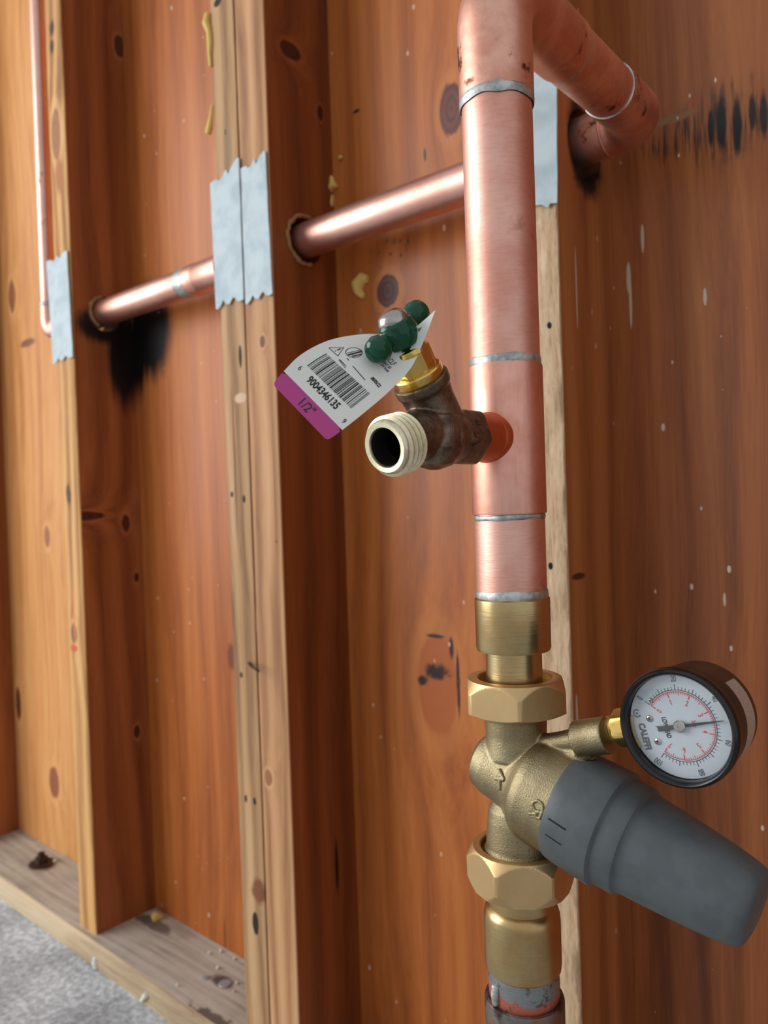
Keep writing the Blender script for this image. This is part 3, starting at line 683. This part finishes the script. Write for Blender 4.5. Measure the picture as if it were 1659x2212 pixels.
nd = needle_poly([(-.0007, -.001), (.0007, -.001), (.00055, .36*RD), (.00010, .86*RD), (-.00010, .86*RD), (-.00055, .36*RD)], .0012, .0002)
o = emit('needle', *nd, m_needle_tip, gp)
emit('needle_tail', *needle_poly([(-.0008, 0), (.0008, 0), (.0011, -.44*RD), (-.0011, -.44*RD)], .0012, .0002), m_needle, o)
v, f = lathe(dp(0, 0, 0), (0, -1, 0), [(.0022, .0006), (.0024, .0012), (.0024, .0017), (.0020, .0021), (.0005, .0022), (.00045, .0018), (.00003, .0018)], 32); emit('needle_hub', v, f, m_chrome, gp, smooth=35)
vs = []; fs = []
for k in range(13):
    a = math.pi+math.radians(-19+38*k/12)
    for (rr, hh) in ((.93, .0004), (.93, .0014), (.985, .0014), (.985, .0004)): vs.append(dp(*polar(rr*RD, a), hh))
    if k:
        for q in range(4): fs.append((4*k-4+q, 4*k-4+(q+1) % 4, 4*k+(q+1) % 4, 4*k+q))
fs += [(0, 1, 2, 3), (48, 49, 50, 51)]
emit('socket_edge', vs, fs, m_brass_hex, gp, label='brass edge of the gauge socket seen through the glass')
# brass stem: slot piece seen through the lens, hexagon and thread outside
v, f = lathe(V((GC.x, PY+.003, GC.z)), -EG, [(.0045, .0195), (.0045, .0235), (.0076, .0240), (.0082, .0246), (.0082, .0325), (.0078, .0332), (.0060, .0334), (.0058, .0345), (.0062, .0350), (.0057, .0356), (.0057, .0372)], 72, .0073, .17)
emit('stem_hexagon', v, f, m_brass_hex, gp, smooth=25, label='gold brass hexagon on the gauge stem')
v, f = lathe(V((GC.x, PY+.0015, GC.z)), -EG, [(.0062, .0366), (.0066, .0350), (.0050, .0345)], 40)
# printed strip round the rear right of the case
vs = []; fs = []
for k in range(41):
    a = math.radians(-50+100*k/40); c2 = V((math.cos(a), 0, math.sin(a)))
    for (rr, yy) in ((.02195, .3165), (.02155, .3275)):
        p = V((GC.x, 0, GC.z))+c2*(rr+.0001); vs.append((p.x, yy, p.z))
    if k: fs.append((2*k-2, 2*k-1, 2*k+1, 2*k))
emit('case_label', vs, fs, m_caselabel, gp, smooth=60, label='beige printed strip on the case side')

# ------------------------------------------------------------------ hose bib
def L(l, z, dx=0): return V((PX+dx, PY-l, z))
hb = thing('hose_bib', 'dark bronze hose tap with green handle on the tee', 'tap', tuple(L(.031, BZ)))
sd = V((0, -.588, .809)); SB = L(.0487, .0284); HS = .05
od = (L(.0874, .0205)-L(.046, .0300)).normalized()
bparts = [
    lathe(L(.0310, BZ-.0003), (0, -1, 0), [(.0124, 0), (.0130, .0010), (.0130, .0115), (.0124, .0150), (.0112, .0170), (.0105, .022)], 60, .0117, .35),
    tube([L(.042, .0268), L(.053, .0262), L(.060, .0262)], [.0115, .0132, .0105], 32),
    lathe(L(.0560, .0240), (0, 0, 1), [(.002, -.0118), (.008, -.0098), (.0124, -.003), (.0130, .004), (.0115, .010), (.004, .013)], 32),
    lathe(SB-sd*.006, sd, [(.0104, 0), (.0106, .010), (.0105, .021), (.0110, .0265), (.0119, .0280), (.0119, .0318)], 40),
    tube([L(.054, .0285), L(.064, .0268), L(.072, .0243), L(.078, .0228)], [.0120, .0108, .0100, .0100], 32),
]
v, f = fuse(bparts, .0005, 5); v, f = boolean_cut(v, f, [tube([L(.064, .0262), L(.064, .0262)+od*.04], .0074, 40)])
emit('tap_body', v, f, m_bronze, hb, smooth=70)
bbvh = BVHTree.FromPolygons([tuple(p) for p in v], [tuple(q) for q in f])
OC2 = L(.0874, .0205); R0 = .0118
prof = [(.0076, -.002), (.0080, .0000)]
prof = [(.0076, -.0030), (.0076, -.0010), (.0080, -.0002), (.0098, 0), (.0106, -.0008)]
s_ = -.0016
while s_ > -.0125:
    prof += [(.0108, s_), (.0109, s_-.0006), (.0122, s_-.0014), (.0122, s_-.0018), (.0109, s_-.0026)]; s_ -= .0028
prof += [(.0108, s_), (.0100, s_-.0010), (.0080, s_-.0012)]
v, f = lathe(OC2, od, prof, 64, cap=False); emit('threaded_spout', v, f, m_thread, hb, smooth=40, label='pale machined brass threaded outlet')
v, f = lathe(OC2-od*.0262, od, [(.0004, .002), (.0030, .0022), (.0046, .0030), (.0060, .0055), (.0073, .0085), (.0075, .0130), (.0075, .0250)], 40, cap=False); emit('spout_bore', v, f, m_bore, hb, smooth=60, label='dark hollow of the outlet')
v, f = lathe(SB, sd, [(.0098, .0250), (.0104, .0256), (.0106, .0262), (.0106, .0292), (.0100, .0298), (.0088, .0300), (.0088, .0310)], 64); emit('bonnet_collar', v, f, m_brass_bright, hb, smooth=35)
v, f = lathe(SB, sd, [(.0084, .0300), (.0092, .0306), (.0092, .0385), (.0076, .0402), (.0056, .0404), (.0040, .0415), (.0040, .0450)], 96, .0080, .2); emit('bonnet_nut', v, f, m_brass_bright, hb, smooth=20)
bar = V((0, -.809, -.588))
hc = SB+sd*.0478
hp = [lathe(SB, sd, [(.0050, .0412), (.0070, .0420), (.0080, .0448), (.0081, .0480), (.0072, .0518), (.0050, .0536)], 40),
      tube([hc-bar*.0125, hc, hc+bar*.0125], [.0032, .0042, .0032], 24)]
for s in (-1, 1):
    cb = hc+bar*(.0140*s)
    hp.append(lathe(cb-bar*s*.0050, bar*s, [(.0030, 0), (.0046, .0020), (.0056, .0052), (.0051, .0082), (.0034, .0102), (.0004, .0109)], 32))
v, f = fuse(hp, .0004, 4); emit('handle', v, f, m_green, hb, smooth=80, label='glossy dark green handle with two ball ends')
v, f = lathe(SB, sd, [(.0054, .0520), (.0063, .0525), (.0063, .0532), (.0053, .0552), (.0032, .0564), (.0003, .0568)], 40); emit('handle_screw', v, f, m_chrome, hb, smooth=40, label='domed steel handle screw')
# cast letters on the hexagon
lt = []
for s, (u, vv_) in (('P', (1036, 912)), ('B', (1033, 938)), ('A', (1029, 962))):
    h = bbvh.ray_cast(V((0, 0, 0)), ray(u, vv_).normalized())
    if h[0]:
        n_ = h[1].normalized(); y_ = V((0, 1, 0)); y_ = (y_-n_*y_.dot(n_)).normalized(); x__ = V((0, 0, 1)); x__ = (x__-n_*x__.dot(n_)-y_*x__.dot(y_)).normalized()
        tv, tf = text2d(s, .0062, 1, 1, .0001)
        top = [h[0]+n_*.0004+x__*a-y_*b for a, b in tv]
        lt.append((top, tf)); lt.append(([p-n_*.0006 for p in top], tf))
if lt: emit('cast_letters', *join(*lt), m_bronze, hb, label='raised letters on the hexagon')

# ------------------------------------------------------------------ tag on the tap
TS = [0, .11, .3, .5, .7, .85, 1]
TT_ = [att(*q) for q in ((589, 830, .298), (612, 803, .2985), (652, 765, .302), (712, 735, .3065), (785, 722, .3125), (842, 722, .3155), (893, 712, .309))]
TB_ = [att(*q) for q in ((707, 952, .296), (738, 930, .297), (785, 893, .300), (840, 846, .304), (886, 797, .308), (910, 750, .308), (941, 670, .301))]
def cr(P, s):
    n = len(TS); i = max(k for k in range(n-1) if TS[k] <= s or k == 0); h = TS[i+1]-TS[i]; t_ = (s-TS[i])/h
    def m(k):
        if k == 0: return (P[1]-P[0])/(TS[1]-TS[0])
        if k == n-1: return (P[-1]-P[-2])/(TS[-1]-TS[-2])
        return (P[k+1]-P[k-1])/(TS[k+1]-TS[k-1])
    a, b, c_, d_2 = P[i], P[i+1], m(i)*h, m(i+1)*h; t2 = t_*t_; t3 = t2*t_
    return a*(2*t3-3*t2+1)+c_*(t3-2*t2+t_)+b*(-2*t3+3*t2)+d_2*(t3-t2)
def tp(s, w_, h=0.):
    p = cr(TT_, s).lerp(cr(TB_, s), w_)
    if h:
        e = .01; ds = (cr(TT_, min(1, s+e)).lerp(cr(TB_, min(1, s+e)), w_)-cr(TT_, max(0, s-e)).lerp(cr(TB_, max(0, s-e)), w_)); dw = cr(TB_, s)-cr(TT_, s)
        n_ = ds.cross(dw).normalized()
        if n_.dot(p) > 0: n_ = -n_
        p = p+n_*h
    return p
tg = thing('price_tag', 'white and pink curled paper tag hanging on the tap stem under the green handle', 'tag', tuple(tp(.78, .5)))
def strip(s0, s1, ns, nw, name, mat, round0=False, label=None, hole=None, wide=0):
    vs = []; fs = []; th = .00012
    for side in (0, 1):
        for k in range(ns+1):
            s = s0+(s1-s0)*k/ns; inset = 0
            if round0:
                q = (s-s0)/.03
                if q < 1: inset = .045*(1-math.sqrt(max(0, 1-(1-q)**2)))
            if wide and not round0 is False and s > s1-.012: inset = .035
            for j in range(nw+1):
                w_ = j/nw; w_ = inset+(1-2*inset)*w_; vs.append(tp(s, w_, th*side))
    n1_ = (ns+1)*(nw+1)
    for side in (0, 1):
        for k in range(ns):
            for j in range(nw):
                a = side*n1_+k*(nw+1)+j; q = (a, a+1, a+nw+2, a+nw+1)
                if hole:
                    c_ = sum((vs[i] for i in q), V())/4; rel = c_-SB; dd = (rel-sd*rel.dot(sd)).length
                    if dd < hole: continue
                fs.append(q)
    ed = {}
    for q in fs:
        if q[0] < n1_:
            for i in range(4):
                e = tuple(sorted((q[i], q[(i+1) % 4]))); ed[e] = ed.get(e, 0)+1
    for (a, b), c_ in ed.items():
        if c_ == 1: fs.append((a, b, b+n1_, a+n1_))
    return emit(name, vs, fs, mat, tg, smooth=60, label=label)
strip(.115, 1, 110, 50, 'tag_paper', m_tagw, hole=.0052, label='white paper with a barcode')
strip(0, .115, 22, 20, 'tag_end', m_tagp, round0=True, wide=1, label='bright pink end of the tag')
# tag lettering: (s along, w across). text runs along +w, its top towards +s
LEN = (tp(.05, .5)-tp(.5, .5)).length/.45; WID = (tp(.1, 0)-tp(.1, 1)).length
def tag_text(s, size, sc, wc, xs=.7, bold=0, rot=0, spacing=1, name='tag_lettering', mat=m_ink):
    vv, ff = text2d(s, size, xs, spacing, bold)
    c_, s_ = math.cos(rot), math.sin(rot)
    return emit(name, [tp(min(.999, max(0, sc+(a*s_+b*c_)/LEN)), min(.999, max(0.001, wc+(a*c_-b*s_)/WID)), .00022) for a, b in vv], ff, mat, tg)
tag_text('9004346135', .0050, .205, .515, .62, .00015, name='barcode_number'); tag_text('6', .0034, .215, .115, .7, .00004, name='barcode_number'); tag_text('9', .0034, .165, .93, .7, .00004, name='barcode_number')
tag_text('1/2"', .0054, .055, .50, .85, .00004)
rb = random.Random(5); bars = []; w_ = .15
while w_ < .87:
    bw = rb.choice((.006, .006, .012, .018)); gp_ = rb.choice((.006, .006, .011, .015))
    vs = []; fs = []
    for k in range(9):
        s = .265+(.15*k/8); vs += [tp(s, w_, .00022), tp(s, min(w_+bw, .88), .00022)]
        if k: fs.append((2*k-2, 2*k-1, 2*k+1, 2*k))
    bars.append((vs, fs)); w_ += bw+gp_
emit('barcode', *join(*bars), m_ink, tg, label='black barcode stripes')
def tline(pts, wd, name='tag_symbol'):
    ps = []
    for (a, b) in zip(pts, pts[1:]):
        va = V((a[1]*WID, a[0]*LEN)); vb = V((b[1]*WID, b[0]*LEN)); n_ = (vb-va).orthogonal().normalized()*wd/2
        q = [va-n_, va+n_, vb+n_, vb-n_]; ps.append(([tp(min(.99, x.y/LEN), min(.99, max(.01, x.x/WID)), .00022) for x in q], [(0, 1, 2, 3)]))
    return ps
sym = tline([(.455, .10), (.455, .25), (.525, .175), (.455, .10)], .00025)+tline([(.505, .175), (.48, .175)], .0005)+tline([(.472, .175), (.466, .175)], .0005)
emit('warning_triangle', *join(*sym), m_ink, tg)
ov = [(.545+.045*math.sin(a), .30+.085*math.cos(a)) for a in [6.283*k/20 for k in range(21)]]
sym = tline(ov, .00025)+tline([(.51, .27), (.588, .30)], .0003)+tline([(.505, .30), (.588, .33)], .0008)+tline([(.515, .34), (.57, .37)], .0006)
emit('round_emblem', *join(*sym), m_ink, tg)
sym = tline([(.445, .30), (.44, .42)], .0003)+tline([(.44, .30), (.428, .44)], .0002)+tline([(.485, .33), (.48, .37)], .0003)+tline([(.47, .46), (.455, .70)], .0003)
emit('printed_rule', *join(*sym), m_ink, tg)
tag_text('CLF', .0030, .66, .71, .8, .00003, rot=-.1); tag_text('LEAD FREE', .0017, .615, .47, .8, .00004, rot=-.1); tag_text('MAX 60', .0017, .625, .70, .8, .00004, rot=-.1)
tag_text('3/4 hose', .0017, .60, .72, .8, .00004, rot=-.1); tag_text('08/05/22', .0018, .49, .80, .8, .00008, rot=-.1)
tag_text('LEAD FREE', .0018, .93, .60, .8, .00004, rot=0)

# ------------------------------------------------------------------ foam, nail, anchor bolt, drips
def lump(name, pts, rad, mat, label, cat, group=None, vox=.0012):
    v, f = fuse([tube(pts, rad, 14)], vox, 3); v = [p+V((fbm(p, 140), fbm(p+V((5, 0, 0)), 140), fbm(p+V((0, 7, 0)), 140)))*.0009 for p in v]
    o = emit(name, v, f, mat, loc=tuple(V(pts[0])), smooth=80); return tag(o, label, cat, group)
F = lambda u, v, y=DS-.002: aty(u, v, y)
lump('foam_blob', [F(703, 374), F(716, 388), F(722, 400), F(708, 412), F(716, 428), F(712, 445), F(706, 462)], [.002, .0035, .0055, .006, .003, .0055, .006], m_foam, 'yellow foam squiggle in the corner just above the horizontal pipe', 'foam')
lump('foam_blob', [F(795, 603), F(784, 600), F(774, 614), F(776, 630), F(786, 642)], [.0035, .006, .0078, .0055, .003], m_foam, 'yellow hook-shaped foam blob beside the dark round knot', 'foam')
lump('foam_blob', [F(736, 337), F(736, 344)], [.0025, .003], m_foam, 'tiny yellow foam dot high in the corner above the foam squiggle', 'foam')
lump('foam_blob', [atz(330, 1975, ZP+.003), atz(338, 1982, ZP+.004), atz(352, 1980, ZP+.003)], [.004, .0075, .003], m_foam, 'small yellow foam crumb lying on the grey sill in the corner', 'foam')
cr_pts = [(835, 518), (850, 522), (862, 520), (878, 522), (800, 541), (816, 543), (842, 549), (864, 552)]
cr_lab = ['leftmost foam smear just under the horizontal pipe', 'second foam smear from the left just under the horizontal pipe', 'third foam smear from the left just under the horizontal pipe', 'rightmost foam smear just under the horizontal pipe', 'lower tan foam crumb farthest left, above the dark round knot', 'second lower foam crumb from the left, above the dark round knot', 'third lower foam crumb from the left, above the dark round knot', 'lower tan foam crumb farthest right, above the dark round knot']
for i, (u, vv) in enumerate(cr_pts):
    p = F(u, vv, DS-.0008); r_ = .0016 if i > 3 else .0022
    lump('foam_crumb', [p+V((-.001, 0, 0)), p+V((.0015, 0, .0004))], [r_, r_*.8], m_foamd, cr_lab[i], 'foam', 'foam crumbs under the horizontal pipe', .0007)
# foam collars in the holes
def collar(X, a0, a1, R, label, mat=m_foamd, zo=0, base=.0022):
    pts = []; rad = []
    n = 26
    for k in range(n+1):
        a = math.radians(a0+(a1-a0)*k/n); rr = R+.0018*fbm((k*.3, X, 0), 3)
        pts.append(V((X+.0012, YH+rr*math.cos(a), ZH+zo+rr*math.sin(a)))); rad.append(base*(1+.45*fbm((k*.37, 2, X), 4)))
    v, f = fuse([tube(pts, rad, 10)], .001, 1); o = emit('foam_collar', v, f, mat, loc=tuple(pts[0]), smooth=80); tag(o, label, 'foam')
collar(XC, 75, 285, HR+.0008, 'ragged foam crust around the pipe hole in the doubled stud')
collar(XL, 95, 245, HR-.003, 'foam remains in the pipe hole of the left stud')
# resin / foam drip on the edge of the doubled stud
def edge_drip(pts, rad, label):
    v, f = fuse([tube([aty(u, vv, DF-.001) for u, vv in pts], rad, 12)], .0009, 2); o = emit('glue_drip', v, f, m_foam, loc=tuple(aty(*pts[0], DF)), smooth=80); tag(o, label, 'drip')
edge_drip([(449, 28), (446, 50), (452, 70), (454, 95), (453, 120), (455, 145)], [.003, .0045, .003, .0032, .0022, .0018], 'long yellow glue drip at the top of the doubled stud edge')
edge_drip([(458, 225), (456, 250), (453, 275), (449, 290)], [.001, .002, .0036, .0034], 'short yellow glue drip lower down, above the left nail plate')
# grit lying on the sill near the doubled stud: each crumb its own
gr = [(452, 2058, .0022, 'grit crumb on the sill against the planks, leftmost of the row'), (478, 2053, .0026, 'larger grit crumb on the sill against the planks beside the crack'), (507, 2070, .0024, 'grit crumb on the sill where the planks meet the doubled stud'), (471, 2089, .0026, 'lone grit crumb in the middle of the sill beside the doubled stud'), (512, 2122, .0022, 'grit crumb right of the round nail head'), (383, 2128, .0022, 'grit crumb near the sill front edge'), (504, 2140, .0018, 'tiny grit crumb below the round nail head'), (118, 1860, .0034, 'pale pebble on the sill beside the anchor bolt')]
for (u, vv, r_, lb) in gr:
    p = atz(u, vv, ZP+r_*.8); lump('grit_crumb', [p-V((r_*.4, 0, 0)), p+V((r_*.4, r_*.2, 0))], [r_, r_*.8], m_drip, lb, 'crumb', 'grit on the sill', .0007)
# bent nail
pts = [aty(537, 1431, DF+.002), aty(541, 1437, DF-.008), aty(550, 1444, DF-.012), aty(560, 1450, DF-.010)]
v, f = tube(pts, .0013, 12); o = emit('bent_nail', v, f, m_rust, loc=tuple(pts[0]), smooth=50); tag(o, 'rusty bent nail sticking out of the doubled stud halfway down', 'nail')
# anchor bolt in the left bay
pb = atz(90, 1866, ZP); ab = thing('anchor_bolt', 'rusty anchor bolt with washer on the grey sill in the left bay', 'bolt', tuple(pb))
v, f = lathe(pb, (0, 0, 1), [(.0185, 0), (.0190, .0006), (.0188, .0024), (.008, .0026)], 40); emit('washer', v, f, m_rust, ab, smooth=35)
v, f = lathe(pb, (0, 0, 1), [(.0090, .0026), (.0105, .0032), (.0105, .0100), (.0092, .0112), (.006, .0114)], 60, .0088, .2); emit('hex_nut', v, f, m_rust, ab, smooth=25)
v, f = lathe(pb, (0, 0, 1), [(.0052, .0110), (.0056, .0120), (.0052, .0130), (.0056, .0140), (.0052, .0150), (.0054, .0175), (.0046, .0182)], 32); emit('bolt_shank', v, f, m_rust, ab, smooth=35)
# nail heads and white drips on the sill
ps = [atz(486, 2126, ZP), atz(445, 2113, ZP)]
v, f = lathe(ps[0], (0, 0, 1), [(.0075, 0), (.0078, .0008), (.0070, .0016), (.0010, .0019)], 24); o = emit('roofing_nail', v, f, m_nailgrey, loc=tuple(ps[0]), smooth=40); tag(o, 'round grey nail head in the sill beside the doubled stud', 'nail')
v, f = lathe(ps[1], (0, 0, 1), [(.0045, 0), (.0047, .0006), (.0038, .0012), (.0008, .0013)], 24); o = emit('roofing_nail', v, f, m_nailgrey, loc=tuple(ps[1]), smooth=40); tag(o, 'small pale nail head in the sill, left of the bigger one', 'nail')
lump('white_drip', [aty(205, 2068, .487), aty(206, 2080, .487), aty(207, 2092, .487)], [.003, .0045, .0035], m_drip, 'white blob of caulk on the sill front edge below the left stud', 'drip')
lump('white_drip', [aty(316, 2148, .487), aty(310, 2156, .486), aty(303, 2162, .486)], [.0035, .0032, .0015], m_drip, 'white blob of caulk on the sill front edge near the doubled stud', 'drip')
